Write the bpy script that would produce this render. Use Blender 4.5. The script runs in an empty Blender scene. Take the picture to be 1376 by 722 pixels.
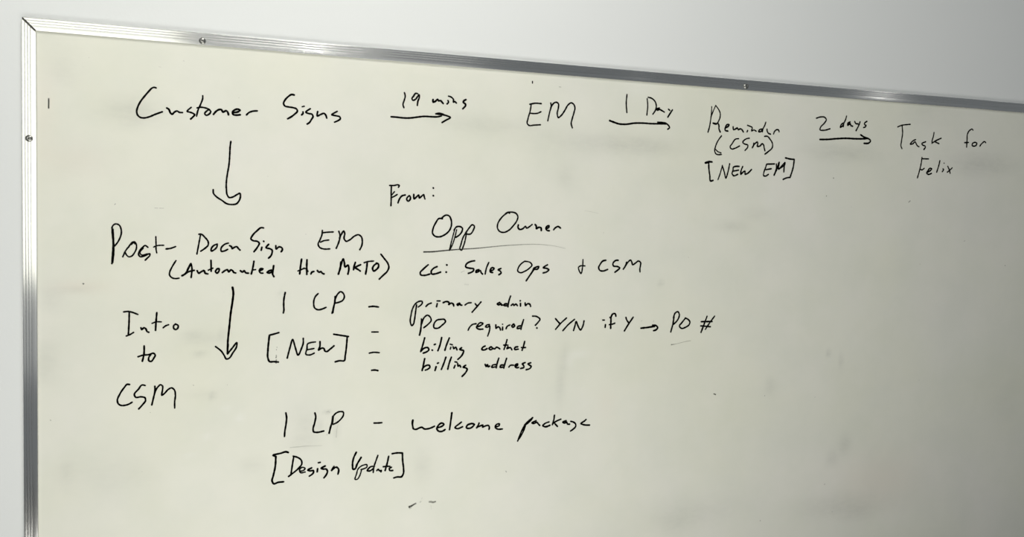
import bpy, bmesh, math, random
from mathutils import Matrix, Vector

random.seed(7)
S = bpy.context.scene
COL = S.collection

# ------------------------------------------------------------------ camera
TOP = 1.95                       # height of the board's top edge above the floor
FPX = 1050.0                     # focal length for a 1376 px wide frame
RV = Vector((0.0513, -0.2734, 0.0184))
TV = Vector((-0.7128, -0.3660, 1.1352))
RM = Matrix.Rotation(RV.length, 3, RV.normalized())      # (x right, y down, z into wall) -> camera (right, down, forward)
CB = -(RM.transposed() @ TV)                              # camera place in board axes
CAM = Vector((CB.x, CB.z, TOP - CB.y))
def b2w(v): return Vector((v[0], v[2], -v[1]))
cd = bpy.data.cameras.new('camera'); cam = bpy.data.objects.new('camera', cd); COL.objects.link(cam)
right = b2w(RM.transposed() @ Vector((1, 0, 0)))
down = b2w(RM.transposed() @ Vector((0, 1, 0)))
fwd = b2w(RM.transposed() @ Vector((0, 0, 1)))
m = Matrix((right, -down, -fwd)).transposed().to_4x4()
m.translation = CAM
cam.matrix_world = m
cd.sensor_width = 36.0
cd.lens = 36.0 * FPX / 1376.0
cd.clip_start = 0.01
S.camera = cam

# ------------------------------------------------------------------ world, lamps, exposure
w = bpy.data.worlds.new('room_ambient'); S.world = w; w.use_nodes = True
bg = w.node_tree.nodes['Background']
bg.inputs[0].default_value = (0.93, 1.0, 1.05, 1); bg.inputs[1].default_value = 0.172

def area(name, loc, look, sx, sy, power, color):
    d = bpy.data.lights.new(name, 'AREA'); d.shape = 'RECTANGLE'; d.size = sx; d.size_y = sy
    d.energy = power; d.color = color
    o = bpy.data.objects.new(name, d); COL.objects.link(o); o.location = loc
    o.rotation_euler = (Vector(look) - Vector(loc)).to_track_quat('-Z', 'Y').to_euler()
    return o
def lamp(name, loc, power, color, r):
    d = bpy.data.lights.new(name, 'POINT'); d.energy = power; d.color = color; d.shadow_soft_size = r
    o = bpy.data.objects.new(name, d); COL.objects.link(o); o.location = loc
    return o
area('window_light', (-0.62, -2.2, 2.06), (-0.62, 0.0, 2.06), 1.08, 1.28, 8.6, (1.0, 0.99, 0.87))
area('rail_fill', (0.0, -3.0, 1.75), (0.0, 0.0, 1.75), 2.7, 1.7, 4.2, (1.0, 1.0, 0.97))  # added fill for a soft gradient in the rails; no wall stands there
area('low_fill', (0.50, -1.0, 0.66), (0.50, -0.999, 2.0), 1.3, 0.8, 17.5, (1.0, 0.985, 0.93))  # added upward fill that lifts the lower board and wall; there is no desk
lamp('ceiling_lamp', (0.36, -0.76, 2.84), 37.0, (1.0, 0.985, 0.93), 0.28)
lamp('far_downlight', (0.445, -1.6, 2.46), 1.2, (1.0, 0.99, 0.95), 0.03)
lamp('far_downlight', (1.74, -1.6, 2.5), 0.05, (1.0, 0.99, 0.95), 0.03)
lamp('far_downlight', (2.91, -1.6, 2.5), 1.0, (1.0, 0.99, 0.95), 0.03)

S.view_settings.view_transform = 'Standard'
S.view_settings.look = 'None'
S.view_settings.gamma = 1.0
S.view_settings.use_curve_mapping = False
S.view_settings.exposure = 0.0

# ------------------------------------------------------------------ helpers
def mat(name):
    mt = bpy.data.materials.new(name); mt.use_nodes = True
    nt = mt.node_tree
    return mt, nt, nt.nodes['Principled BSDF']
def link(nt, a, b): nt.links.new(a, b)
def noise(nt, scale, detail=3, rough=0.5, vec=None):
    n = nt.nodes.new('ShaderNodeTexNoise'); n.inputs['Scale'].default_value = scale
    n.inputs['Detail'].default_value = detail; n.inputs['Roughness'].default_value = rough
    if vec: link(nt, vec, n.inputs['Vector'])
    return n
def coords(nt, scale=(1, 1, 1)):
    c = nt.nodes.new('ShaderNodeTexCoord'); mp = nt.nodes.new('ShaderNodeMapping')
    mp.inputs['Scale'].default_value = scale
    link(nt, c.outputs['Object'], mp.inputs['Vector'])
    return mp.outputs['Vector']
def ramp(nt, fac, stops):
    r = nt.nodes.new('ShaderNodeValToRGB')
    while len(r.color_ramp.elements) < len(stops): r.color_ramp.elements.new(0.5)
    for e, (p, c) in zip(r.color_ramp.elements, stops): e.position = p; e.color = (*c, 1)
    link(nt, fac, r.inputs[0]); return r
def bump(nt, bsdf, h, strength, dist):
    b = nt.nodes.new('ShaderNodeBump'); b.inputs['Strength'].default_value = strength; b.inputs['Distance'].default_value = dist
    link(nt, h, b.inputs['Height']); link(nt, b.outputs[0], bsdf.inputs['Normal'])
def mesh_obj(name, verts, faces, material, parent=None, smooth=False):
    me = bpy.data.meshes.new(name); me.from_pydata(verts, [], faces); me.update()
    if smooth:
        for p in me.polygons: p.use_smooth = True
    me.materials.append(material)
    o = bpy.data.objects.new(name, me); COL.objects.link(o)
    if parent: o.parent = parent
    return o
def box(x0, x1, y0, y1, z0, z1):
    v = [(x, y, z) for x in (x0, x1) for y in (y0, y1) for z in (z0, z1)]
    f = [(0, 1, 3, 2), (4, 6, 7, 5), (0, 4, 5, 1), (2, 3, 7, 6), (0, 2, 6, 4), (1, 5, 7, 3)]
    return v, f

# ------------------------------------------------------------------ materials
M_wall, nt, b = mat('wall_paint')
vec = coords(nt)
n1 = noise(nt, 1.3, 3, vec=vec)
r = ramp(nt, n1.outputs[0], [(0.3, (0.79, 0.81, 0.805)), (0.7, (0.81, 0.825, 0.82))])
link(nt, r.outputs[0], b.inputs['Base Color']); b.inputs['Roughness'].default_value = 0.85
n2 = noise(nt, 260, 3, 0.6, vec=vec); bump(nt, b, n2.outputs[0], 0.12, 0.001)

M_floor, nt, b = mat('floor_carpet')
vec = coords(nt); n1 = noise(nt, 180, 3, vec=vec)
r = ramp(nt, n1.outputs[0], [(0.3, (0.14, 0.14, 0.145)), (0.7, (0.24, 0.24, 0.245))])
link(nt, r.outputs[0], b.inputs['Base Color']); b.inputs['Roughness'].default_value = 0.95

M_rail, nt, b = mat('brushed_aluminium')
vec = coords(nt, (4, 900, 900)); n1 = noise(nt, 1.0, 3, 0.7, vec=vec)
r = ramp(nt, n1.outputs[0], [(0.3, (0.70, 0.70, 0.68)), (0.7, (0.84, 0.84, 0.82))])
link(nt, r.outputs[0], b.inputs['Base Color'])
b.inputs['Metallic'].default_value = 1.0; b.inputs['Roughness'].default_value = 0.21; b.inputs['Anisotropic'].default_value = 0.9
# drawn aluminium: the gloss is stretched across the ribs
cx_ = nt.nodes.new('ShaderNodeCombineXYZ'); cx_.inputs[0].default_value = 1.0
vt = nt.nodes.new('ShaderNodeVectorTransform'); vt.vector_type = 'VECTOR'; vt.convert_from = 'OBJECT'; vt.convert_to = 'WORLD'
link(nt, cx_.outputs[0], vt.inputs[0]); link(nt, vt.outputs[0], b.inputs['Tangent'])
b.inputs['Anisotropic Rotation'].default_value = 0.25

M_screw, nt, b = mat('dark_steel')
vec = coords(nt); n1 = noise(nt, 900, 2, vec=vec)
r = ramp(nt, n1.outputs[0], [(0.3, (0.30, 0.30, 0.28)), (0.7, (0.42, 0.42, 0.40))])
link(nt, r.outputs[0], b.inputs['Base Color']); b.inputs['Metallic'].default_value = 1.0; b.inputs['Roughness'].default_value = 0.30

M_dark, nt, b = mat('black_plastic')
vec = coords(nt); n1 = noise(nt, 300, 2, vec=vec)
r = ramp(nt, n1.outputs[0], [(0.3, (0.05, 0.05, 0.045)), (0.7, (0.09, 0.09, 0.08))])
link(nt, r.outputs[0], b.inputs['Base Color']); b.inputs['Roughness'].default_value = 0.6

# writing surface: cream enamel, faint cloudy tone, old dry-eraser grime held in the mesh attribute 'grime'
M_board, nt, b = mat('whiteboard_enamel')
vec = coords(nt)
n1 = noise(nt, 3.2, 4, 0.55, vec=vec)
r1 = ramp(nt, n1.outputs[0], [(0.30, (0.806, 0.806, 0.688)), (0.50, (0.816, 0.814, 0.722)), (0.70, (0.830, 0.818, 0.752))])
n3 = noise(nt, 9.0, 4, 0.6, vec=vec)
r3 = ramp(nt, n3.outputs[0], [(0.35, (0.955, 0.965, 0.96)), (0.62, (1, 1, 1))])
mx = nt.nodes.new('ShaderNodeMix'); mx.data_type = 'RGBA'; mx.blend_type = 'MULTIPLY'; mx.inputs[0].default_value = 1
link(nt, r1.outputs[0], mx.inputs[6]); link(nt, r3.outputs[0], mx.inputs[7])
at = nt.nodes.new('ShaderNodeAttribute'); at.attribute_name = 'grime'
vs = coords(nt, (40, 40, 90)); ng = noise(nt, 1.0, 4, 0.65, vec=vs)
rg = ramp(nt, ng.outputs[0], [(0.25, (0.55, 0.55, 0.55)), (0.75, (1.25, 1.25, 1.25))])
sep = nt.nodes.new('ShaderNodeSeparateColor'); link(nt, at.outputs['Color'], sep.inputs[0])
mm = nt.nodes.new('ShaderNodeMath'); mm.operation = 'MULTIPLY'; link(nt, sep.outputs[0], mm.inputs[0]); link(nt, rg.outputs[0], mm.inputs[1])
mg = nt.nodes.new('ShaderNodeMix'); mg.data_type = 'RGBA'; link(nt, mm.outputs[0], mg.inputs[0])
link(nt, mx.outputs[2], mg.inputs[6]); mg.inputs[7].default_value = (0.36, 0.37, 0.33, 1)
mp_ = nt.nodes.new('ShaderNodeMix'); mp_.data_type = 'RGBA'; link(nt, sep.outputs[1], mp_.inputs[0])
link(nt, mg.outputs[2], mp_.inputs[6]); mp_.inputs[7].default_value = (0.80, 0.68, 0.58, 1)
ml = nt.nodes.new('ShaderNodeMix'); ml.data_type = 'RGBA'; link(nt, sep.outputs[2], ml.inputs[0])
link(nt, mp_.outputs[2], ml.inputs[6]); ml.inputs[7].default_value = (0.86, 0.86, 0.80, 1)
link(nt, ml.outputs[2], b.inputs['Base Color'])
b.inputs['Roughness'].default_value = 0.42
b.inputs['Specular IOR Level'].default_value = 0.35

M_ink, nt, b = mat('dry_marker_ink')
vec = coords(nt); n1 = noise(nt, 500, 3, vec=vec)
r = ramp(nt, n1.outputs[0], [(0.35, (0.006, 0.007, 0.005)), (0.75, (0.022, 0.022, 0.014))])
link(nt, r.outputs[0], b.inputs['Base Color']); b.inputs['Roughness'].default_value = 0.55
b.inputs['Specular IOR Level'].default_value = 0.2
# thin ink: the pen running dry and half-wiped marks; the attribute 'ink' says how much of it covers the board
M_thin, nt, b = mat('thin_marker_ink')
b.inputs['Base Color'].default_value = (0.03, 0.032, 0.022, 1); b.inputs['Roughness'].default_value = 0.7
at = nt.nodes.new('ShaderNodeAttribute'); at.attribute_name = 'ink'
vec = coords(nt); n1 = noise(nt, 700, 3, 0.7, vec=vec)
rr = ramp(nt, n1.outputs[0], [(0.3, (0.55, 0.55, 0.55)), (0.7, (1.25, 1.25, 1.25))])
mm = nt.nodes.new('ShaderNodeMath'); mm.operation = 'MULTIPLY'
sp = nt.nodes.new('ShaderNodeSeparateColor'); link(nt, at.outputs['Color'], sp.inputs[0])
link(nt, sp.outputs[0], mm.inputs[0]); link(nt, rr.outputs[0], mm.inputs[1]); mm.use_clamp = True
link(nt, mm.outputs[0], b.inputs['Alpha'])

# ------------------------------------------------------------------ the setting
WALL_Y = 0.0052
v, f = box(-3.0, 5.0, WALL_Y, WALL_Y + 0.12, 0.0, 2.9)
wall = mesh_obj('wall_back', v, f, M_wall); wall['kind'] = 'structure'
v, f = box(-3.0, 5.0, -4.0, WALL_Y + 0.12, -0.1, 0.0)
floor = mesh_obj('floor', v, f, M_floor); floor['kind'] = 'structure'

# ------------------------------------------------------------------ the whiteboard
BW, BH, RW = 2.44, 1.22, 0.019       # board width, height, rail width
SURF_Y = 0.0025                      # writing surface, a little behind the rails' front (y = 0)
board = bpy.data.objects.new('whiteboard', None); COL.objects.link(board)
board.location = (0, 0, 0)
board['label'] = 'large cream whiteboard in ribbed aluminium frame, covered with black marker notes, on white wall'
board['category'] = 'whiteboard'

def at(px, py, y=SURF_Y):
    """the point of the board plane that the photograph shows at pixel (px, py), and metres per pixel there"""
    d = (right * (px - 688) + down * (py - 361) + fwd * FPX)
    t = (y - CAM.y) / d.y
    p = CAM + d * t
    return p.x, p.z, t

# writing surface, a grid whose attribute holds the old smears and lighter patches
GR = [  # px, py, radius x, radius y, amount, kind (0 grey, 1 reddish, 2 lighter)
    (176, 150, 34, 20, .16, 0), (85, 95, 20, 26, .08, 0), (650, 168, 62, 12, .10, 0), (850, 195, 62, 13, .17, 0),
    (760, 190, 60, 16, .06, 0), (1130, 205, 50, 12, .15, 0), (1318, 221, 52, 15, .17, 0), (1250, 150, 40, 22, .07, 0),
    (985, 304, 22, 7, .12, 0), (1015, 288, 22, 9, .08, 0), (1035, 272, 9, 14, .14, 2), (753, 512, 6, 34, .12, 0), (760, 480, 5, 18, .10, 0),
    (778, 476, 14, 6, .30, 2), (765, 486, 8, 9, .2, 2), (568, 628, 12, 22, .09, 0), (110, 385, 32, 9, .12, 1), (100, 389, 22, 6, .10, 0),
    (62, 485, 14, 34, .10, 0), (68, 400, 16, 20, .08, 0), (258, 452, 12, 9, .12, 0), (283, 456, 20, 10, .07, 0), (298, 450, 4, 8, .12, 0),
    (268, 476, 8, 4, .16, 0), (275, 530, 22, 8, .06, 0), (285, 533, 4, 5, .18, 0), (410, 573, 16, 26, .09, 0), (441, 554, 5, 3, .2, 0),
    (452, 578, 4, 14, .10, 0), (430, 573, 4, 6, .10, 0), (404, 596, 22, 10, .06, 0), (1135, 598, 9, 13, .14, 0), (1118, 616, 9, 10, .12, 0),
    (1180, 645, 62, 38, .15, 1), (1130, 680, 60, 16, .12, 0), (1150, 690, 24, 12, .08, 0), (1035, 520, 8, 12, .10, 0),
    (322, 562, 5, 5, .35, 2), (278, 587, 5, 4, .30, 2), (243, 640, 26, 30, .14, 2), (304, 549, 6, 5, .2, 2), (255, 613, 8, 3, .25, 2),
    (100, 215, 42, 26, .10, 1), (60, 150, 14, 60, .10, 1), (1280, 460, 60, 34, .10, 2), (1150, 470, 50, 20, .08, 2), (1345, 540, 30, 60, .03, 0),
    (760, 235, 12, 16, .08, 0), (815, 545, 12, 22, .07, 1), (340, 625, 14, 12, .07, 0), (90, 635, 10, 20, .08, 0),
    (862, 120, 22, 14, .25, 2), (1113, 475, 3, 5, .2, 0), (1130, 485, 3, 10, .14, 0), (888, 381, 4, 4, .16, 0), (375, 395, 3, 3, .1, 0),
    (930, 690, 60, 18, .08, 0), (905, 705, 30, 14, .06, 0), (150, 640, 60, 30, .06, 0)]
G = []
for px, py, rx, ry, a, k in GR:
    x, z, t = at(px, py); G.append((x, z, rx * t * 1.05, ry * t, a * 1.65, k))
X0, X1, Z0, Z1 = RW - 0.004, BW - RW + 0.004, TOP - BH + RW - 0.004, TOP - RW + 0.004
NX, NZ = 400, 200
verts, faces, cols = [], [], []
for j in range(NZ + 1):
    for i in range(NX + 1):
        x = X0 + (X1 - X0) * i / NX; z = Z0 + (Z1 - Z0) * j / NZ
        verts.append((x, SURF_Y, z))
        c = [0.0, 0.0, 0.0]
        for gx, gz, sx, sz, a, k in G:
            e = ((x - gx) / sx) ** 2 + ((z - gz) / sz) ** 2
            if e < 6: c[k] += a * math.exp(-e)
        cols.extend((min(c[0], 1), min(c[1], 1), min(c[2], 1), 1.0))
for j in range(NZ):
    for i in range(NX):
        q = j * (NX + 1) + i
        faces.append((q, q + 1, q + NX + 2, q + NX + 1))
# rim and back of the panel
n0 = len(verts)
verts += [(X0, 0.0048, Z0), (X1, 0.0048, Z0), (X1, 0.0048, Z1), (X0, 0.0048, Z1)]
cols += [0, 0, 0, 1] * 4
ca, cb, cc, cdn = 0, NX, (NZ + 1) * (NX + 1) - 1, NZ * (NX + 1)
faces += [(ca, n0, n0 + 1, cb), (cb, n0 + 1, n0 + 2, cc), (cc, n0 + 2, n0 + 3, cdn), (cdn, n0 + 3, n0, ca), (n0, n0 + 3, n0 + 2, n0 + 1)]
surf = mesh_obj('writing_surface', verts, faces, M_board, board)
ca_ = surf.data.color_attributes.new('grime', 'FLOAT_COLOR', 'POINT'); ca_.data.foreach_set('color', cols)
surf['label'] = 'cream enamel panel with faint grey eraser smears'

# frame rails: an extruded profile with three narrow ribs and one broad band, mitred at the corners
def rib(u0, u1, bulge, n=8):
    return [(u0 + (u1 - u0) * k / n, -bulge * (1 - (2 * k / n - 1) ** 2)) for k in range(n + 1)]
PROF = [[(0.0, WALL_Y), (0.0, 0.0008)], [(0.0, 0.0008), (0.0003, 0.0)]]
GD = 0.0011                       # groove depth
PROF += [rib(0.0003, 0.0036, 0.00012), [(0.0036, 0), (0.00375, GD)], [(0.00375, GD), (0.00415, GD)], [(0.00415, GD), (0.0043, 0)],
         rib(0.0043, 0.0073, 0.00011), [(0.0073, 0), (0.00745, GD)], [(0.00745, GD), (0.00785, GD)], [(0.00785, GD), (0.0080, 0)],
         rib(0.0080, 0.0110, 0.00011), [(0.0110, 0), (0.01115, GD)], [(0.01115, GD), (0.01155, GD)], [(0.01155, GD), (0.0117, 0)],
         rib(0.0117, 0.0185, 0.00016, 12), [(0.0185, 0), (0.019, 0.0007)], [(0.019, 0.0007), (0.019, SURF_Y + 0.0008)], [(0.019, SURF_Y + 0.0008), (0.019, WALL_Y)]]
# the long top rail bows by about a millimetre
def sag(s): return 0.0013 * ((s - 0.85) / 0.85) ** 2 * (1 if s < 1.75 else 0.6) - 0.0008
GAP = 0.0005
def rail(length, bow, matrix, slack=0.0):
    verts, faces = [], []
    NS = 60
    for seg in PROF:
        base = len(verts)
        for (u, d) in seg:
            s0, s1 = u + GAP + slack, length - u - GAP
            for i in range(NS + 1):
                s = s0 + (s1 - s0) * i / NS
                off = sag(s) if bow else 0.0
                verts.append(tuple(matrix @ Vector((s, d, -u + off))))
        for a in range(len(seg) - 1):
            for i in range(NS):
                q = base + a * (NS + 1) + i
                faces.append((q, q + NS + 1, q + NS + 2, q + 1))
    # end caps
    for e in (0, NS):
        base = 0; ring = []
        for seg in PROF:
            for a in range(len(seg)): ring.append(base + a * (NS + 1) + e)
            base += len(seg) * (NS + 1)
        pts = [verts[k] for k in ring]
        b0 = len(verts); verts.extend(pts)
        faces.append(tuple(range(b0, b0 + len(pts))))
    return verts, faces
def add_rail(name, length, bow, matrix, label, slack=0.0):
    v, f = rail(length, bow, Matrix.Identity(4), slack)
    o = mesh_obj(name, v, f, M_rail, board, smooth=True)
    for p in o.data.polygons[-2:]: p.use_smooth = False
    o.matrix_basis = matrix
    o['label'] = label
    return o
def frame_m(origin, sdir, outdir):
    # local x runs along the rail, local z points outwards, local y into the wall
    mm_ = Matrix((sdir, (0, 1, 0), outdir)).transposed().to_4x4(); mm_.translation = origin
    return mm_
rt = add_rail('frame_rail', BW, True, frame_m((0, 0, TOP), (1, 0, 0), (0, 0, 1)), 'ribbed aluminium rail along the top edge', 0.0006)
rl = add_rail('frame_rail', BH, False, frame_m((0, 0, TOP), (0, 0, -1), (-1, 0, 0)), 'ribbed aluminium rail down the side edge', 0.0020)
rr_ = add_rail('frame_rail', BH, False, frame_m((BW, 0, TOP), (0, 0, -1), (1, 0, 0)), 'ribbed aluminium rail down the far side edge')
rb = add_rail('frame_rail', BW, False, frame_m((0, 0, TOP - BH), (1, 0, 0), (0, 0, -1)), 'ribbed aluminium rail along the bottom edge')
# dark joining angles seen through the open mitres
for cx, cz, sx, sz in ((0, TOP, 1, -1), (BW, TOP, -1, -1), (0, TOP - BH, 1, 1), (BW, TOP - BH, -1, 1)):
    pts = [(0.0004, 0.0004), (0.018, 0.0004), (0.018, 0.018), (0.0004, 0.018)]
    v = []; 
    for y in (0.0012, 0.0046):
        v += [(cx + sx * a, y, cz + sz * c) for a, c in pts]
    f = [(0, 1, 2, 3), (7, 6, 5, 4)] + [(i, i + 4, (i + 1) % 4 + 4, (i + 1) % 4) for i in range(4)]
    mesh_obj('corner_connector', v, f, M_dark, board)

# screws: domed heads with a cross recess
def screw_mesh(r):
    verts, faces = [], []
    N, prof = 32, [(1.0, 0.0), (1.0, 0.10), (0.93, 0.26), (0.78, 0.40), (0.55, 0.51), (0.38, 0.55)]
    for (q, h) in prof:
        for i in range(N):
            a = 2 * math.pi * i / N; verts.append((q * r * math.cos(a), -h * r, q * r * math.sin(a)))
    for k in range(len(prof) - 1):
        for i in range(N):
            j = (i + 1) % N
            faces.append((k * N + i, (k + 1) * N + i, (k + 1) * N + j, k * N + j))
    # the cross recess: a star-shaped well inside the last ring
    b = (len(prof) - 1) * N
    st = []
    for i in range(N):
        a = 2 * math.pi * i / N
        q = 0.34 if i % 8 in (0, 1, 7) else 0.13
        st.append((q * r * math.cos(a), q * r * math.sin(a)))
    c0 = len(verts); verts += [(x, -0.54 * r, z) for x, z in st]
    c1 = len(verts); verts += [(x * 0.6, -0.22 * r, z * 0.6) for x, z in st]
    for i in range(N):
        j = (i + 1) % N
        faces.append((b + i, c0 + i, c0 + j, b + j)); faces.append((c0 + i, c1 + i, c1 + j, c0 + j))
    faces.append(tuple(range(c1, c1 + N)))
    return verts, faces
v, f = screw_mesh(0.0050)
sc0 = mesh_obj('screw', v, f, M_screw, rl, smooth=True)
first = True
for px, py, parent, ang in ((39, 186, rl, 0.3), (272, 55, rt, 0.9), (1002.5, 116, rt, 0.2)):
    x, z, t = at(px, py, -0.0002)
    o = sc0 if first else sc0.copy()
    if not first: COL.objects.link(o)
    first = False
    o.parent = parent
    o.matrix_basis = parent.matrix_basis.inverted() @ (Matrix.Translation((x, -0.0002, z)) @ Matrix.Rotation(ang, 4, 'Y'))
    o['label'] = 'dark domed steel screw'

# ------------------------------------------------------------------ the handwriting
def smooth_path(p, closed=False):
    if len(p) < 3:
        pts = []
        a, b_ = p[0], p[-1]
        L = math.dist(a[:2], b_[:2]); n = max(1, int(L / 10))
        for k in range(n + 1):
            s = k / n; pts.append(tuple(a[q] + (b_[q] - a[q]) * s for q in range(3)))
        return pts
    out = []
    P = [p[0]] + list(p) + [p[-1]]
    for i in range(1, len(P) - 2):
        p0, p1, p2, p3 = P[i - 1], P[i], P[i + 1], P[i + 2]
        d1 = math.dist(p1[:2], p2[:2])
        n = max(2, min(14, int(d1 / 8)))
        def tan(a, b1, c):
            # centripetal-like tangents, scaled by the shorter neighbour so that sharp turns stay sharp
            da = max(math.dist(a[:2], b1[:2]), 1e-6); dc = max(math.dist(b1[:2], c[:2]), 1e-6)
            if da < 1e-5: return [(c[q] - b1[q]) * 0.5 for q in range(3)]
            if dc < 1e-5: return [(b1[q] - a[q]) * 0.5 for q in range(3)]
            return [((b1[q] - a[q]) / da * dc + (c[q] - b1[q]) / dc * da) / (da + dc) * d1 for q in range(3)]
        m1 = tan(p0, p1, p2); m2 = tan(p1, p2, p3)
        for k in range(n):
            s = k / n
            h00, h10 = 2 * s ** 3 - 3 * s ** 2 + 1, s ** 3 - 2 * s ** 2 + s
            h01, h11 = -2 * s ** 3 + 3 * s ** 2, s ** 3 - s ** 2
            out.append(tuple(h00 * p1[q] + h10 * m1[q] + h01 * p2[q] + h11 * m2[q] for q in range(3)))
    out.append(tuple(p[-1]))
    return out

layer = [0]
def parse(s):
    """'18: x,y x,y ...' or '18>9: ...' (width in eighths of a pixel; the width may run from one value to another)"""
    h, body = s.split(':')
    w0, w1 = (h.split('>') + [h])[:2] if '>' in h else (h, h)
    pts = [tuple(float(c) for c in q.split(',')) for q in body.split()]
    return float(w0), float(w1), pts
WK = 1.10
def stroke(verts, faces, ox, oy, s, sc=8.0):
    w0, w1, pts = parse(s)
    n = len(pts)
    p3 = [(x, y, w0 + (w1 - w0) * (i / (n - 1) if n > 1 else 0)) for i, (x, y) in enumerate(pts)]
    if n == 1: path = p3
    else: path = smooth_path([(x, y, w_) for x, y, w_ in p3])
    layer[0] = (layer[0] + 1) % 12
    yy = SURF_Y - 0.00018 - layer[0] * 0.00001
    W = []
    L = len(path)
    for k, (x, y, w_) in enumerate(path):
        X, Z, t = at(ox + x / sc, oy + y / sc)
        wob = 1 + 0.07 * math.sin(k * 0.9 + x * 0.05) + 0.04 * math.sin(k * 2.3 + y)
        W.append((X, Z, w_ / 8.0 * t * 0.5 * WK * wob))
    for i, (X, Z, r) in enumerate(W):
        b0 = len(verts)
        for q in range(10):
            a = 2 * math.pi * q / 10; verts.append((X + r * math.cos(a), yy, Z + r * math.sin(a)))
        faces.append(tuple(range(b0, b0 + 10)))
        if i + 1 < len(W):
            X2, Z2, r2 = W[i + 1]
            dx, dz = X2 - X, Z2 - Z; l = math.hypot(dx, dz)
            if l < 1e-6: continue
            nx, nz = -dz / l, dx / l
            b0 = len(verts)
            verts.extend([(X + nx * r, yy, Z + nz * r), (X2 + nx * r2, yy, Z2 + nz * r2), (X2 - nx * r2, yy, Z2 - nz * r2), (X - nx * r, yy, Z - nz * r)])
            faces.append((b0, b0 + 1, b0 + 2, b0 + 3))
def clusters(parts):
    """strokes that touch each other belong together: parts = [(verts, faces, extra)], returns lists of indices"""
    n = len(parts); own = list(range(n))
    def root(i):
        while own[i] != i: i = own[i]
        return i
    cells = []
    for v, f, e in parts:
        cells.append({(round(x / 0.0016), round(z / 0.0016)) for x, y, z in v})
    for i in range(n):
        near = {(p + dx, q + dz) for p, q in cells[i] for dx in (-1, 0, 1) for dz in (-1, 0, 1)}
        for j in range(i + 1, n):
            if near & cells[j]: own[root(j)] = root(i)
    g = {}
    for i in range(n): g.setdefault(root(i), []).append(i)
    return list(g.values())
def join(parts, idx):
    V, F, E = [], [], []
    for i in idx:
        v, f, e = parts[i]; b0 = len(V)
        V += v; E += e; F += [tuple(q + b0 for q in ff) for ff in f]
    return V, F, E
def build_marks(name, label, parts, material):
    """one written word (or mark): a single mesh, or an Empty with a mesh for each pen stroke that stands apart"""
    cl = clusters(parts)
    def one(nm, idx, parent):
        V, F, E = join(parts, idx)
        o = mesh_obj(nm, V, F, material, parent)
        if E:
            c_ = o.data.color_attributes.new('ink', 'FLOAT_COLOR', 'POINT'); c_.data.foreach_set('color', E)
        return o
    if len(cl) == 1: o = one(name, cl[0], board)
    else:
        o = bpy.data.objects.new(name, None); COL.objects.link(o); o.parent = board
        for idx in cl: one('pen_stroke', idx, o)
    o['label'] = label
    return o
def ink(name, label, *chunks):
    """chunks: (tile x, tile y, 'strokes separated by |') in the photograph's frame; all on the writing surface, joined into one written word"""
    parts = []
    for c in chunks:
        ox, oy, body = c[:3]; sc = c[3] if len(c) > 3 else 8.0
        for s in body.split('|'):
            if s.strip():
                verts, faces = [], []
                stroke(verts, faces, ox, oy, s.strip(), sc); parts.append((verts, faces, []))
    return build_marks(name, label, parts, M_ink)
def thin(name, label, ox, oy, strokes):
    """half-dry marks: single strips whose attribute 'ink' fades; each stroke is 'w0>w1:ink0>ink1: pts'"""
    parts = []
    for s in strokes.split('|'):
        verts, faces, cols = [], [], []
        h, al, body = s.strip().split(':')
        w0, w1 = (h.split('>') * 2)[:2]; a0, a1 = (al.split('>') * 2)[:2]
        w0, w1, a0, a1 = float(w0), float(w1), float(a0), float(a1)
        pts = [tuple(float(c) for c in q.split(',')) for q in body.split()]
        n = len(pts)
        if n == 1: pts = [(pts[0][0] - 4, pts[0][1]), (pts[0][0] + 4, pts[0][1])]; n = 2
        path = smooth_path([(x, y, i / (n - 1)) for i, (x, y) in enumerate(pts)])
        layer[0] = (layer[0] + 1) % 12
        yy = SURF_Y - 0.00018 - layer[0] * 0.00001
        b0 = len(verts); L = len(path)
        W = [at(ox + x / 8.0, oy + y / 8.0) for x, y, _ in path]
        for k in range(L):
            A = W[max(k - 1, 0)]; B = W[min(k + 1, L - 1)]
            dx, dz = B[0] - A[0], B[1] - A[1]; l = max(math.hypot(dx, dz), 1e-9)
            s_ = path[k][2]; r = (w0 + (w1 - w0) * s_) / 16.0 * W[k][2]
            a_ = a0 + (a1 - a0) * s_
            for sgn in (1, 0.45, -0.45, -1):
                verts.append((W[k][0] - dz / l * r * sgn, yy, W[k][1] + dx / l * r * sgn))
                edge = 0.25 if abs(sgn) == 1 else 1.0
                cols.extend((a_ * edge, 0, 0, 1))
        for k in range(L - 1):
            for q in range(3):
                i = b0 + 4 * k + q
                faces.append((i, i + 4, i + 5, i + 1))
        parts.append((verts, faces, cols))
    return build_marks(name, label, parts, M_thin)
WD = 'handwritten_word'

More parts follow.
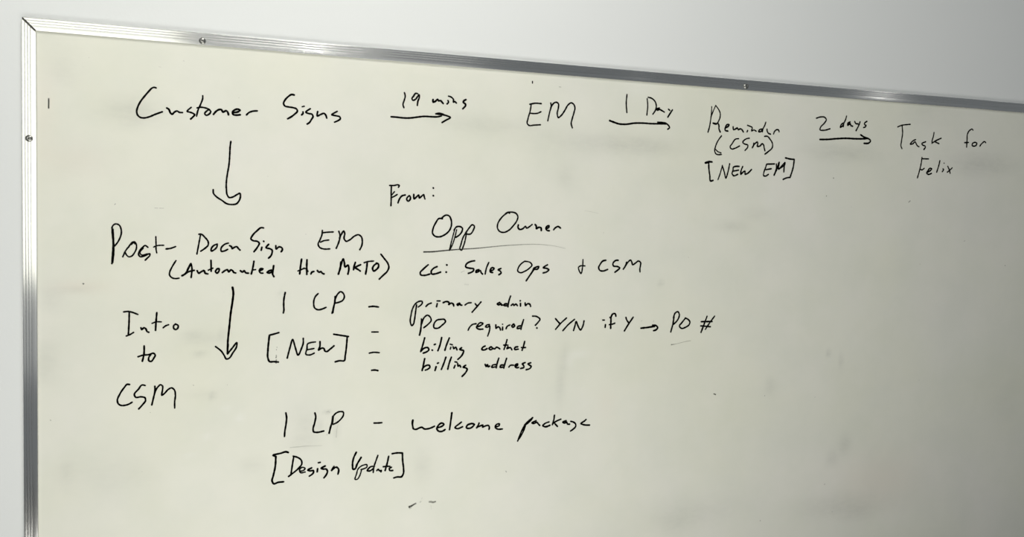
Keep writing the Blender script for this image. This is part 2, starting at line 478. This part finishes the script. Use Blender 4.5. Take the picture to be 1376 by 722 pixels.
# top row
ink(WD, 'black marker word reading Customer', (170, 100, """18: 318,146 298,140 278,146 245,178 200,230 150,295 122,350 110,400 118,435 145,462 185,470 240,460 300,435 385,404
| 20>17: 435,364 455,375 475,418 490,430 520,405 545,395 570,410 603,412
| 16>19: 698,356 655,400 690,410 725,425 735,435 715,460 692,482
| 16: 822,230 822,255 800,320 770,390 755,452 | 17: 762,362 800,355 850,362 885,376 908,400 890,430 855,440 843,425 862,398 890,378
| 19: 938,432 965,400 1000,380 1022,380 1040,408 1075,392 1088,402 1100,436
| 19: 1160,412 1200,405 1224,386 1205,376 1165,385 1142,408 1150,432 1185,440 1225,436""", 8.024),
 (300, 100, "17: 250,436 275,412 320,396 366,393"))
ink(WD, 'black marker word reading Signs', (300, 100, """18: 762,222 735,217 700,238 665,275 648,315 660,338 700,350 750,358 790,375 797,392 765,430 725,460 692,478
| 14: 848,348 870,343 | 18: 857,404 858,420 842,436 | 18: 935,370 888,408 920,422 955,430 965,450 945,490 925,520 902,534
| 18: 1015,400 1010,448 1050,430 1085,420 1100,435 1112,470 | 17: 1225,398 1168,436 1210,445 1255,460 1260,473 1230,500 1196,514"""))
ink(WD, 'black marker writing reading 19', (500, 90, """16: 347,276 356,310 345,360 332,405 342,438
| 17: 490,288 470,284 445,315 428,342 438,358 465,350 485,325 505,300 508,325 492,370 486,415"""))
ink(WD, 'black marker word reading mins', (500, 90, """19: 655,352 655,380 680,370 705,350 715,365 738,362 748,375 765,394 | 16: 822,315 845,322 858,330 875,352 874,380 890,372 905,388
| 17: 815,362 822,378 806,398 | 19: 1008,352 985,366 980,382 1002,398 1005,415 990,435 975,450"""))
ink('marker_arrow', 'black arrow pointing to EM', (500, 90, """18: 205,536 260,540 330,548 400,550 470,542 560,532 640,536 700,537 745,527
| 17: 685,504 720,498 750,504 775,515 840,546 795,572 752,598 | 14: 690,506 715,510 745,512 780,522"""))
ink('marker_tick', 'small black tick above EM', (690, 90, "13: 204,155 204,174"))
ink(WD, 'black marker letters EM in the top row', (690, 90, """16: 298,395 230,391 175,402 | 15: 190,405 180,470 155,560 148,610 165,628 220,626 288,622 | 15: 175,497 225,502 260,498 295,482
| 15: 400,388 405,420 390,480 368,580 | 16: 400,440 420,405 440,385 462,380 482,395 482,440 470,505 482,545 510,525 550,470 590,405 620,386 645,400 660,440 650,490 630,560 620,610 632,655"""))
ink(WD, 'black marker figure 1 before Day', (690, 90, "15: 1219,297 1212,390 1218,490"))
ink(WD, 'black marker word reading Day', (800, 100, """14: 557,262 562,340 553,437 | 15: 568,247 600,255 640,290 655,340 648,380 618,428
| 16: 688,362 655,375 665,385 690,378 715,390 740,405 | 15: 785,375 800,388 | 16: 828,382 800,425 778,460"""))
ink('marker_arrow', 'black arrow pointing to Reminder', (800, 100, """20>16: 155,498 200,515 250,532 320,537 420,525 500,524 600,530 700,532 755,533
| 16: 670,515 720,518 755,525 790,555 798,572 778,590 | 14: 670,522 755,528"""))
ink(WD, 'black marker word reading Reminder', (935, 130, """11>15: 170,108 168,160 160,240 145,330 130,382 | 11: 165,215 185,160 213,95 | 12>14: 213,95 240,130 262,180 258,230 235,280
| 16: 185,285 215,295 235,285 248,310 248,345 262,380 | 18: 190,286 222,292
| 16: 318,335 345,322 357,300 340,298 318,330 315,362 345,370 | 16: 400,325 405,355 430,345 445,335 455,355 480,345 495,355 510,380
| 15: 556,364 550,378 | 14: 555,308 580,318 605,330 600,368 625,358 648,372 | 14: 752,275 740,310 720,350 715,378
| 16: 712,348 685,355 675,376 700,375 718,355 | 16: 765,350 768,375 780,394 802,403 | 14: 835,402 845,375 870,355 888,358 895,378"""))
ink(WD, 'black marker writing reading CSM in round brackets under Reminder', (935, 130, """14: 275,422 240,470 210,540 203,590 220,618 275,622 | 12: 210,565 235,590 270,605
| 14: 460,452 430,455 390,505 368,545 385,563 420,555 470,530 | 14: 575,447 550,450 505,495 525,510 558,520 558,540 528,578
| 15: 622,500 620,525 605,550 | 15: 605,550 640,500 662,487 665,505 660,535 690,530 715,505 725,515 735,555 742,582
| 15: 738,427 765,425 795,455 825,515 820,550 785,585 742,618"""))
ink(WD, 'black marker writing reading NEW EM in square brackets', (930, 170, """19: 142,392 175,380 214,382 | 16: 145,395 180,388 | 17: 178,390 180,450 190,530 200,588 225,580
| 13: 278,572 300,510 325,420 | 15: 325,425 345,490 362,555 385,490 403,402 | 16: 505,430 465,430 442,440 440,470 430,510 445,530 490,515 | 15: 445,480 500,470
| 16: 543,432 525,480 523,515 550,490 567,480 570,515 595,505 638,463 | 15: 885,403 800,406 | 15: 800,408 790,440 770,500 768,530 785,535 820,515 | 15: 795,465 850,455
| 15: 880,525 905,450 905,405 | 16: 880,525 910,460 935,385 930,460 960,430 998,390 990,430 985,490 | 12: 910,470 925,420 | 12: 950,450 990,420
| 17: 1003,338 1050,350 1098,355 | 17: 1098,355 1088,430 1052,550 | 16: 1052,548 1010,555 978,570"""))
ink(WD, 'black marker writing reading 2 days', (1080, 130, """14: 135,232 180,218 225,222 242,245 225,280 180,330 173,355 215,362 282,345
| 14: 460,208 450,245 430,290 424,322 | 15: 428,282 402,300 393,330 415,315 428,300 | 16: 498,272 475,285 472,308 500,292 505,310 525,318
| 15: 548,268 560,290 582,292 | 15: 605,270 590,310 562,365 | 15: 678,266 655,282 652,300 668,308 662,325 642,332"""))
ink('marker_arrow', 'black arrow pointing to Task', (1080, 130, """18: 175,460 250,460 350,452 450,448 560,453 665,453
| 17: 612,410 650,435 700,455 718,475 700,498 648,502 | 16: 635,428 680,452"""))
ink(WD, 'black marker word reading Task', (1190, 155, """13: 130,125 160,112 265,97 | 14: 178,120 182,190 170,280 165,335 175,358
| 14: 322,262 298,272 267,312 290,308 316,285 330,310 342,330 358,338 | 14: 430,285 388,308 400,322 425,332 425,350 410,368
| 13: 520,186 512,230 500,270 497,302 | 14: 597,247 550,268 505,295 | 14: 530,285 572,305"""))
ink(WD, 'black marker word reading for', (1190, 155, """13>15: 938,160 932,150 900,165 880,200 875,260 870,342 | 14: 848,295 890,292 | 15: 960,290 935,302 930,325 950,333 975,320 980,300 958,290
| 14: 1012,332 1035,303 1065,283 1076,295"""))
ink(WD, 'black marker word written below the words Task for', (1190, 155, """14: 390,455 385,500 365,590 342,672 | 13: 390,467 462,470 | 13: 370,578 388,588 415,570
| 15: 450,612 480,595 495,575 478,570 455,595 440,622 460,636 492,625 | 15: 583,488 570,545 548,612 | 11: 627,515 629,515 | 14: 615,577 622,582 608,606
| 14: 668,550 685,590 693,624 | 13: 715,565 690,590 662,612"""))
# left column
ink('marker_arrow', 'curly black arrow pointing down from Customer', (230, 185, """17: 642,42 634,100 630,180 622,290 605,390 594,470 594,560 602,615 625,645 660,640 710,612 740,600 745,630 730,680 702,712 650,720 600,712 550,678 480,630 455,600 452,560"""))
ink(WD, 'black marker word reading From with a colon', (510, 230, """16: 128,168 125,240 125,320 122,374 | 16: 108,155 160,155 198,148 212,156 203,175 | 13: 160,222 132,258 | 15: 128,285 150,276 190,252
| 18: 198,342 215,300 240,268 275,257 | 17: 320,265 297,285 293,310 308,324 330,303 330,275 318,265 | 17: 368,250 372,300 400,275 420,258 428,290 450,272 475,254 480,275 488,300
| 20: 577,181 579,184 | 20: 577,264 580,266"""))
ink(WD, 'black marker word reading Opp', (560, 275, """17: 275,152 240,150 205,195 175,260 170,310 195,340 240,348 300,325 350,280 372,225 368,160 345,120 315,114 285,130 265,152
| 13: 410,262 388,340 350,492 | 13: 428,272 410,350 384,430 358,482 | 17: 402,275 425,242 465,237 491,255 485,290 455,330 422,352
| 15: 535,290 500,350 475,430 465,480 478,492 500,450 525,360 535,290 | 16: 535,292 565,250 600,218 617,228 608,275 575,318 535,318"""))
ink(WD, 'black marker word reading Owner', (640, 270, """16: 358,135 345,125 310,145 260,195 230,250 228,295 255,332 295,340 345,320 400,265 435,215 447,170 430,138 390,122 345,122 | 20: 315,140 335,126
| 19>15: 452,260 448,288 465,308 500,300 530,276 540,294 568,280 600,255 | 19: 632,255 645,272 645,300 672,285 695,290 698,318
| 17: 755,297 780,285 782,268 762,272 748,300 760,318 785,322 | 17: 830,312 850,290 880,276 905,293"""))
thin('marker_underline', 'underline fading from black to grey', 550, 320, """18>14:1.3>.9: 150,150 250,148 350,138 500,125 600,118 | 14>10:.9>.42: 600,118 720,111 820,102 1020,82 1220,70 | 10>7:.42>.2: 1220,70 1360,68 1460,74 1560,86 1680,114""")
ink(WD, 'black marker word reading Post with a dash', (130, 280, """16: 165,208 168,280 176,360 174,440 168,520 163,595 | 14: 176,225 180,300 184,400 184,480 172,585 | 16: 163,212 175,185 205,168 240,180 262,225 265,260 245,330 215,380 190,408
| 15: 280,522 300,475 350,405 385,365 405,360 422,380 428,420 405,480 375,515 345,522 322,505 308,480 | 12: 372,392 400,372 412,385 | 13: 290,505 315,450 350,412
| 16: 550,420 520,400 495,420 460,460 450,495 465,520 500,517 572,495 570,510 550,530 522,558 | 13: 500,430 465,480 475,498 545,490
| 14: 635,305 638,400 638,440 645,480 | 14: 612,418 640,405 720,398 | 18>15: 745,438 800,430 848,412"""))
ink(WD, 'black marker word right after Post and its dash', (250, 290, """15: 155,210 140,290 117,412 | 17: 138,200 160,198 200,230 240,290 238,315 205,350 158,382
| 17: 335,306 302,318 270,360 270,380 300,368 335,325 335,306 | 17: 455,295 425,303 375,360 378,382 410,380 448,362
| 18: 468,322 490,335 495,355 520,340 545,333 562,352 580,370"""))
ink(WD, 'black marker word reading Sign', (250, 290, """18: 833,132 815,128 760,165 710,220 697,250 720,268 770,278 787,295 770,335 730,388
| 20: 834,274 836,278 | 18: 815,340 808,372 | 18: 888,308 860,345 900,355 925,370 925,400 910,435 888,456 | 18: 965,322 970,358 1000,335 1030,345 1037,362 1022,388"""))
ink(WD, 'black marker letters EM at the end of the Post row', (390, 290, """16: 345,184 400,178 462,175 | 16: 345,158 342,200 320,260 300,310 315,340 360,358 425,357 | 15: 325,285 360,270 415,262
| 17: 522,168 535,210 520,290 495,350 | 17: 530,240 550,200 576,165 585,185 580,250 600,275 640,260 690,220 735,205 765,228 775,275 768,325 748,366"""))
ink(WD, 'black marker word reading Automated with an open bracket', (210, 320, """16: 212,243 165,320 143,375 142,395 165,425 205,437 245,432
| 20: 278,405 312,385 345,325 372,275 | 17: 372,275 382,310 375,425 | 17: 300,392 350,362 408,348 | 19: 440,352 455,378 485,362 515,350 525,378 555,386
| 18: 588,240 590,300 590,358 | 16: 560,346 608,324 | 18: 655,332 636,362 650,378 676,350 675,330 655,332 | 18: 710,372 750,345 765,342 777,365 805,342 820,350 835,372 855,376
| 18: 905,352 925,368 945,352 962,375 992,378 | 18: 1050,250 1040,310 1022,386 | 15: 1030,345 1068,340 | 17: 1115,352 1148,332 1122,328 1108,350 1120,376 1146,378
| 18: 1248,345 1215,352 1192,372 1212,378 1245,362 | 19: 1262,298 1255,350 1250,385 1264,415"""))
ink(WD, 'black marker word reading thru', (390, 290, """19: 122,468 113,530 102,625 | 16: 82,595 120,580 150,565 | 19: 180,475 177,550 178,630 | 15: 150,567 172,570 190,600 | 18: 222,628 235,605 255,600
| 19: 292,590 308,608 332,602 345,620 362,626"""))
ink(WD, 'black marker capitals ending in a closing round bracket', (390, 290, """20: 518,628 538,560 545,500 | 19: 535,570 572,468 582,505 590,552 622,532 630,560 620,628
| 19: 700,502 688,540 680,582 | 18: 757,527 700,562 728,578 752,595 | 16: 795,506 830,495 895,488 | 19: 828,500 822,560 810,628
| 19: 935,512 905,530 885,570 895,595 925,580 950,545 945,517 925,510 | 18: 975,415 1010,460 1050,515 1060,550 1045,595 1000,640 957,682"""))
ink(WD, 'black marker letters cc with a colon', (550, 320, """18: 203,288 150,335 117,375 122,395 160,402 220,388 | 18: 298,308 262,325 235,362 240,386 280,385 335,367 | 19: 402,289 405,291 | 19: 396,366 398,368"""))
ink(WD, 'black marker word reading Sales', (550, 320, """18: 702,245 670,250 608,290 605,308 650,325 692,335 690,350 665,370 635,380
| 17: 748,340 718,352 716,370 745,360 765,350 772,372 787,388 | 16: 855,262 830,320 815,388 | 17: 870,352 898,345 912,328 893,318 870,342 868,364 895,372
| 17: 985,328 955,342 980,358 987,376 962,395"""))
thin('faint_smudge', 'faint grey marker ghost before Sales', 550, 320, "9:.35>.2: 555,370 575,360 597,352 | 16:.12: 590,498 640,502")
ink(WD, 'black marker word reading Ops', (680, 320, """15: 200,250 165,275 130,325 125,355 150,373 200,358 250,325 278,290 262,265 200,250
| 17: 297,325 285,355 250,410 216,460 | 15: 300,340 265,390 | 17: 297,335 340,333 352,308 325,312 300,325 | 17: 445,288 400,320 440,328 460,340 440,362 398,376"""))
ink(WD, 'black marker plus sign before CSM', (680, 320, "14: 826,232 822,310 805,382 780,335 778,315 795,302 848,300"))
ink(WD, 'black marker letters CSM after the plus sign', (720, 320, """17: 752,240 725,245 690,285 675,320 690,350 720,355 772,338
| 17: 885,240 865,240 828,280 832,298 880,308 902,322 880,345 850,368 | 17: 940,335 960,305 975,262 | 16: 960,305 990,260 1020,238 1032,262 1040,288 1070,270 1105,248 1125,262 1125,295 1118,330 1120,365"""))
ink('marker_arrow', 'long black arrow pointing down past Intro', (250, 380, "22>19: 500,52 508,100 500,200 480,330 465,480 450,620 445,760"),
 (150, 400, "18: 1252,500 1248,560 1245,605 | 17: 1245,608 1300,540 1346,487 1345,520 1300,600 1260,655 1235,662 1210,622 1180,578 1118,528"))
ink(WD, 'black marker word reading Intro', (150, 400, """17: 130,155 180,150 230,162 282,182 | 17: 190,165 187,280 180,400 | 16: 158,414 195,400 235,376
| 18: 315,325 322,345 350,325 370,340 380,365 400,374 | 18: 486,162 478,260 472,352 | 15: 435,278 480,262 535,262
| 17: 555,325 580,305 612,293 | 18: 688,285 666,305 670,335 690,345 714,325 715,300 690,288"""))
ink(WD, 'black marker word reading to', (150, 400, "18: 350,520 348,610 330,685 | 17: 285,637 330,622 400,614 455,602 468,615 452,655 422,688 402,682 400,645 420,615"))
ink(WD, 'black marker letters CSM under to', (140, 480, """17: 272,296 250,293 215,330 165,405 142,465 150,500 180,520 230,518 270,505 300,486
| 17: 440,306 410,300 370,345 325,410 335,430 400,428 440,440 445,465 415,510 372,558 | 17: 545,315 545,370 530,440 512,515
| 16: 530,440 550,370 575,325 610,298 626,310 626,360 620,412 650,390 690,348 728,332 752,350 766,410 758,480 758,548"""))
# first list
ink(WD, 'black marker figure 1 before the upper LP', (350, 380, "18: 266,107 252,180 250,260 252,295 246,326"))
ink(WD, 'upper black marker letters LP', (350, 380, """17: 620,118 590,150 572,220 585,275 620,292 660,285 705,266
| 18: 802,150 800,200 785,270 770,328 | 16: 792,240 778,322 | 17: 800,190 825,130 865,97 890,115 902,150 885,190 840,212 808,220"""))
ink('marker_dash', 'black dash before primary', (350, 380, "18: 1168,260 1210,255 1268,262"))
ink('marker_dash', 'black dash before PO', (350, 380, "15: 1197,531 1266,531"))
ink('marker_dash', 'black dash before billing contact', (350, 430, "16: 1170,358 1210,350 1276,353"))
ink('marker_dash', 'black dash before billing address', (350, 430, "18: 1196,543 1230,540 1262,546"))
ink(WD, 'black marker word NEW in square brackets', (350, 430, """18: 198,137 150,152 97,165 | 19: 97,165 90,220 80,330 80,410 98,450 140,450 192,454
| 17: 288,410 320,290 345,212 375,300 405,380 440,310 460,250 460,200 | 16: 592,238 540,245 508,258 500,310 490,372 530,378 578,358 | 16: 500,322 540,315 575,308
| 18: 640,235 638,290 625,325 665,303 682,308 692,335 708,342 745,318 790,280 | 18: 788,155 870,168 945,180 | 18: 932,182 925,280 912,380 900,440 850,440 804,452"""))
thin('faint_smudge', 'dotted grey ghost mark beside NEW', 350, 430, "9:.5: 178,290 177,300 | 10:.6: 172,316 170,326 | 13:.3>.9: 168,375 170,400 165,410 | 14:.5>.8: 170,425 168,470")
ink(WD, 'black marker word reading primary', (545, 380, """16: 118,240 108,310 95,400 80,452 68,462 52,430 58,350 75,280 108,225 145,202 178,203 180,218 160,245 135,262
| 17: 218,257 240,235 275,220 | 15: 337,197 370,197 | 18: 340,225 333,258 | 18: 405,215 440,203 468,215 462,235 492,220 510,228 518,252
| 17: 580,220 552,235 560,245 585,228 590,240 605,243 | 16: 640,240 670,220 705,216 | 16: 748,225 758,240 775,248 | 17: 810,208 770,255 715,318"""))
ink(WD, 'black marker word reading admin', (600, 390, """17: 572,132 545,150 562,160 585,145 590,162 605,160 | 17: 688,65 670,120 660,180 | 17: 655,148 625,150 617,165 650,168
| 17: 695,165 715,150 725,165 745,150 762,168 | 17: 792,115 794,115 | 18: 795,145 795,172 | 18: 845,138 848,165 875,146 895,152 903,175"""))
ink(WD, 'black marker letters PO before required', (545, 380, """15>20: 170,390 168,450 160,520 150,563 | 16: 175,440 200,375 235,350 270,380 275,405 245,445 195,485
| 17: 385,395 340,402 302,460 305,485 340,492 390,460 428,410 415,395 385,395"""))
ink(WD, 'black marker word reading required with a question mark', (600, 390, """16: 232,432 245,405 280,370 318,362 | 17: 325,395 360,385 390,358 370,350 335,375 323,405 345,420 390,420
| 16: 462,370 430,378 420,395 440,400 462,385 464,420 442,495 | 17: 530,375 532,412 555,395 572,405 580,430 | 15: 601,367 603,368 | 17: 603,398 601,428
| 16: 640,415 652,390 680,376 | 18: 722,365 702,385 712,400 732,385 722,367 | 17: 828,318 812,370 800,422 | 17: 800,385 765,392 758,412 795,408
| 16: 925,280 970,285 1004,315 985,345 955,378 | 20: 969,407 972,408"""))
ink(WD, 'black marker writing reading Y slash N', (700, 400, """17: 372,228 390,250 418,280 | 16: 490,220 430,275 372,342 | 16: 576,235 510,290 450,357 | 17: 565,355 580,305 593,260 615,310 640,348 662,315 678,252"""))
ink(WD, 'black marker writing reading if Y', (790, 390, """15: 160,322 177,323 | 19: 188,374 185,400 | 18: 300,280 292,254 272,254 252,280 247,340 244,410 | 15: 235,292 250,310 | 16: 230,372 260,367 288,357
| 17: 408,295 418,325 437,350 | 17: 486,292 440,360 392,438"""))
ink('marker_arrow', 'short black arrow pointing to PO', (790, 390, "19: 570,410 640,402 715,390 | 18: 695,378 735,384 750,402 735,425 705,437"))
ink(WD, 'black marker writing reading PO and a number sign', (790, 390, """17: 925,290 912,370 890,450 | 16: 918,300 940,245 965,232 982,260 970,310 940,350 915,372
| 16: 1050,300 1010,350 983,390 1005,412 1050,400 1090,368 1096,345 1072,312 1045,300 | 15>18: 1280,282 1255,350 1215,455 | 15: 1362,280 1310,350 1262,422 | 17: 1218,340 1334,338 | 16: 1212,385 1316,394"""))
thin('faint_smudge', 'thin grey ghost line under PO', 790, 390, "14>7:.8>.3: 893,588 910,586 980,572 | 7>10:.3>.25: 980,572 1050,552 1105,545 | 8:.22: 570,335 585,325 | 9:.25: 700,345 710,325")
BL = [("18: 165,195 145,270 122,342 | 18: 125,338 160,305 200,300 211,320 185,345 150,358 | 17: 268,267 280,262 | 18: 244,325 248,327 | 18: 348,190 330,270 307,332 | 18: 430,196 400,270 382,327"
       "| 16: 440,262 462,268 | 17: 446,295 440,315 | 17: 470,288 478,310 498,294 512,322 | 18: 562,300 540,318 560,325 582,330 575,365 550,400 522,425")]
ink(WD, 'upper of two black marker words reading billing', (550, 430, BL[0]))
ink(WD, 'black marker word reading contact', (550, 430, """18: 815,282 790,295 778,318 800,325 835,310 | 17: 878,290 856,308 870,322 896,306 880,290 | 17: 896,306 922,312 935,295 950,298 972,312
| 17: 1050,215 1035,270 1018,318 | 16: 1015,272 1060,272 | 17: 1060,290 1048,310 1070,302 1085,298 1102,322 | 17: 1165,290 1135,298 1130,316 1172,315
| 17: 1240,232 1225,290 1212,327 | 16: 1205,298 1250,298"""))
ink(WD, 'lower of two black marker words reading billing', (550, 430, """18: 165,418 150,490 138,545 | 17: 145,520 180,492 215,490 222,508 200,530 172,541 | 17: 302,468 314,463 | 18: 288,505 276,545
| 18: 393,402 370,470 345,533 | 18: 452,402 428,470 413,532 | 16: 490,452 510,456 | 17: 492,490 480,518 | 17: 520,470 525,500 540,488 552,508 | 18: 607,488 580,510 605,516 622,530 610,560 568,608"""))
ink(WD, 'black marker word reading address', (550, 430, """18: 815,480 825,502 840,482 848,505 862,498 | 17: 962,412 945,465 935,515 | 17: 935,482 895,488 885,508 928,505
| 17: 1045,415 1028,470 1015,520 | 17: 1018,488 985,488 975,510 1008,508 | 17: 1070,508 1085,490 1122,488 | 17: 1142,500 1165,488 1165,475 1145,480 1138,505 1155,517 1174,512
| 17: 1245,460 1215,475 1228,490 1232,510 1196,523 | 17: 1305,462 1275,475 1292,488 1311,500 1300,520 1256,537"""))
# second list
ink(WD, 'black marker figure 1 before the lower LP', (360, 530, "19>17: 193,202 200,240 195,320 182,400 178,455"))
ink(WD, 'lower black marker letters LP', (360, 530, """18: 505,202 513,230 502,310 486,380 492,405 515,410 600,396
| 18: 697,238 690,300 675,350 658,418 | 14: 704,245 694,320 | 16: 700,240 730,205 780,187 810,192 812,222 782,270 742,305 700,325"""))
ink('marker_dash', 'black dash before welcome', (360, 530, "17: 1142,310 1180,310 1224,306"))
thin('faint_smudge', 'grey ghost strokes around the lower LP', 360, 530, "9:.18: 630,190 650,184 667,202 | 8:.3>.2: 735,466 736,440 742,370 | 8:.2>.12: 742,370 757,318 | 10:.2>.28: 235,575 300,568 330,567 | 9:.28>.12: 330,567 380,560 480,556 585,552 | 12:.22: 632,430 640,440 | 6:.18: 725,255 722,300")
ink(WD, 'black marker word reading welcome', (540, 530, """22>17: 118,280 113,310 120,362 | 18: 118,350 122,370 142,378 190,362 215,355 240,373 290,370 350,345
| 18: 380,360 430,345 452,325 432,310 392,335 375,370 395,398 430,400 465,380 | 20>16: 537,200 524,300 512,382 | 17: 640,300 612,322 572,362 592,370 652,350
| 18: 752,315 702,335 692,360 720,368 765,345 778,324 748,315 | 17: 830,310 818,340 803,362 | 17: 805,358 840,342 870,332 868,352 900,340 930,336 940,352 936,378
| 17: 1008,350 1045,338 1048,320 1022,323 1002,352 1020,372 1080,374"""))
ink(WD, 'black marker word reading package', (650, 530, """16: 440,330 405,400 365,503 | 16: 448,340 425,400 395,455 365,500 | 18: 440,330 480,290 525,253 | 15: 452,328 490,298 522,262
| 17: 562,285 518,310 538,315 572,303 585,318 602,336 | 16>19: 702,298 658,315 636,340 655,350 710,335 | 17: 760,226 755,265 738,328 | 16: 830,268 780,290 742,315 | 17: 765,318 792,346
| 17: 885,285 850,302 868,312 892,300 900,322 922,322 | 17: 935,292 965,300 988,322 988,345 962,375 932,396 | 17: 1100,272 1080,290 1045,318 1065,326 1100,332 1138,332 | 15: 1060,300 1085,290"""))
ink(WD, 'black marker word reading Design with an open square bracket', (355, 590, """19: 258,146 240,140 180,155 98,180 125,190 | 19: 125,190 120,290 97,400 85,455 100,482 150,468 208,462
| 17: 318,190 303,280 287,390 | 17: 312,186 360,200 400,232 405,268 370,315 262,405 | 15: 385,348 425,338 440,318 412,306 380,332 388,362 440,357
| 18: 510,312 470,338 490,345 530,342 530,360 485,402 | 18: 582,257 602,253 | 19: 574,322 570,354 | 18: 655,292 612,318 635,325 668,326 680,345 668,385 642,420
| 19: 750,298 725,340 | 18: 728,335 780,305 798,322 793,380"""))
ink(WD, 'black marker word reading Update with a closing square bracket', (400, 590, """19: 630,145 600,210 590,290 598,328 612,325 640,270 682,200
| 14: 685,340 665,400 640,435 620,438 632,380 652,320 700,285 745,280 745,300 710,322 680,330 | 16: 862,178 840,240 820,300 812,362 | 17: 825,295 785,300 750,345 775,345 815,318
| 17: 850,342 865,328 882,345 898,340 895,355 | 18: 978,187 965,250 940,340 | 17: 920,300 955,296 990,296 | 17: 1008,305 985,320 990,340 1022,340
| 18: 1016,160 1060,152 1126,152 | 18: 1126,152 1128,230 1138,320 1137,370 1115,408 1070,410 1034,420"""))
thin('faint_smudge', 'dark grey smudge under the lower square bracket', 500, 620, """30>22:.95>.8: 392,496 410,488 435,475 | 22>18:.8>.6: 435,475 455,462 475,452 | 14:.2>.1: 400,512 430,505 | 16:.28>.15: 512,442 530,430 | 6:.2: 530,410 542,390 | 22>26:.4>.5: 608,438 640,436 | 24>18:.6: 640,440 660,442 685,432 | 8:.12: 632,470 638,520""")
thin('marker_tick', 'short brownish tick near the frame', 0, 0, "16:1.1>1.2: 524,1056 524,1120 523,1168 | 8:.25: 514,996 517,1000")
# little specks left by the pen or scratches
def speck(px, py, r, a=0.7, dx=0.0, dy=0.0):
    thin('marker_speck', 'tiny dark speck on the board', 0, 0, f"{r}:{a}: {px*8-dx-r*.3},{py*8-dy} {px*8+dx+r*.3},{py*8+dy}")
for a in ((112, 381.5, 18, .75, 3, 4), (154.7, 274.5, 9, .55, 4, -6), (960.3, 530, 14, 1, 8, 5), (1027.5, 532, 9, .8), (1120, 239.5, 14, .9), (1110.5, 263.5, 11, .9),
          (1222, 271, 8, .6, 8, -10), (1350.5, 357, 9, .9), (1108, 651, 7, .7, 2, -5), (1118, 688, 8, .6), (1021.5, 700, 9, .9), (680, 634, 10, .45, 2, 8),
          (202, 554.5, 11, .55), (68, 565, 9, .55, 0, 6), (191, 634, 7, .5), (260, 518, 9, .35, 3, 4), (305.5, 517.5, 9, .4), (811, 313, 9, .4), (925, 346, 8, .45),
          (411, 315, 12, .3), (321, 131.5, 12, .25), (119.5, 77.5, 9, .35), (112, 90, 7, .3), (1286/4+0.5, 131, 6, .2), (752.5, 117, 9, .35, 10, 2), (1144, 278, 8, .3),
          (360, 237, 8, .3), (1235, 511, 8, .35), (1296, 324, 7, .35, 8, -3), (1236, 355, 7, .3, -3, -6), (1095, 534, 6, .3, 1, -6), (301, 393, 7, .3), (247, 82, 6, .3, 6, 3),
          (215, 90, 5, .25, 14, 2), (688 + 27, 104, 5, .2)):
    speck(*a)
thin('faint_smudge', 'faint grey scratch above Post', 130, 280, "6:.45: 620,-2 660,-1 | 6:.4: 672,-1 722,0")
thin('faint_smudge', 'faint curved scratch beside Owner', 688, 180, "5:.18: 780,826 850,838 930,856")
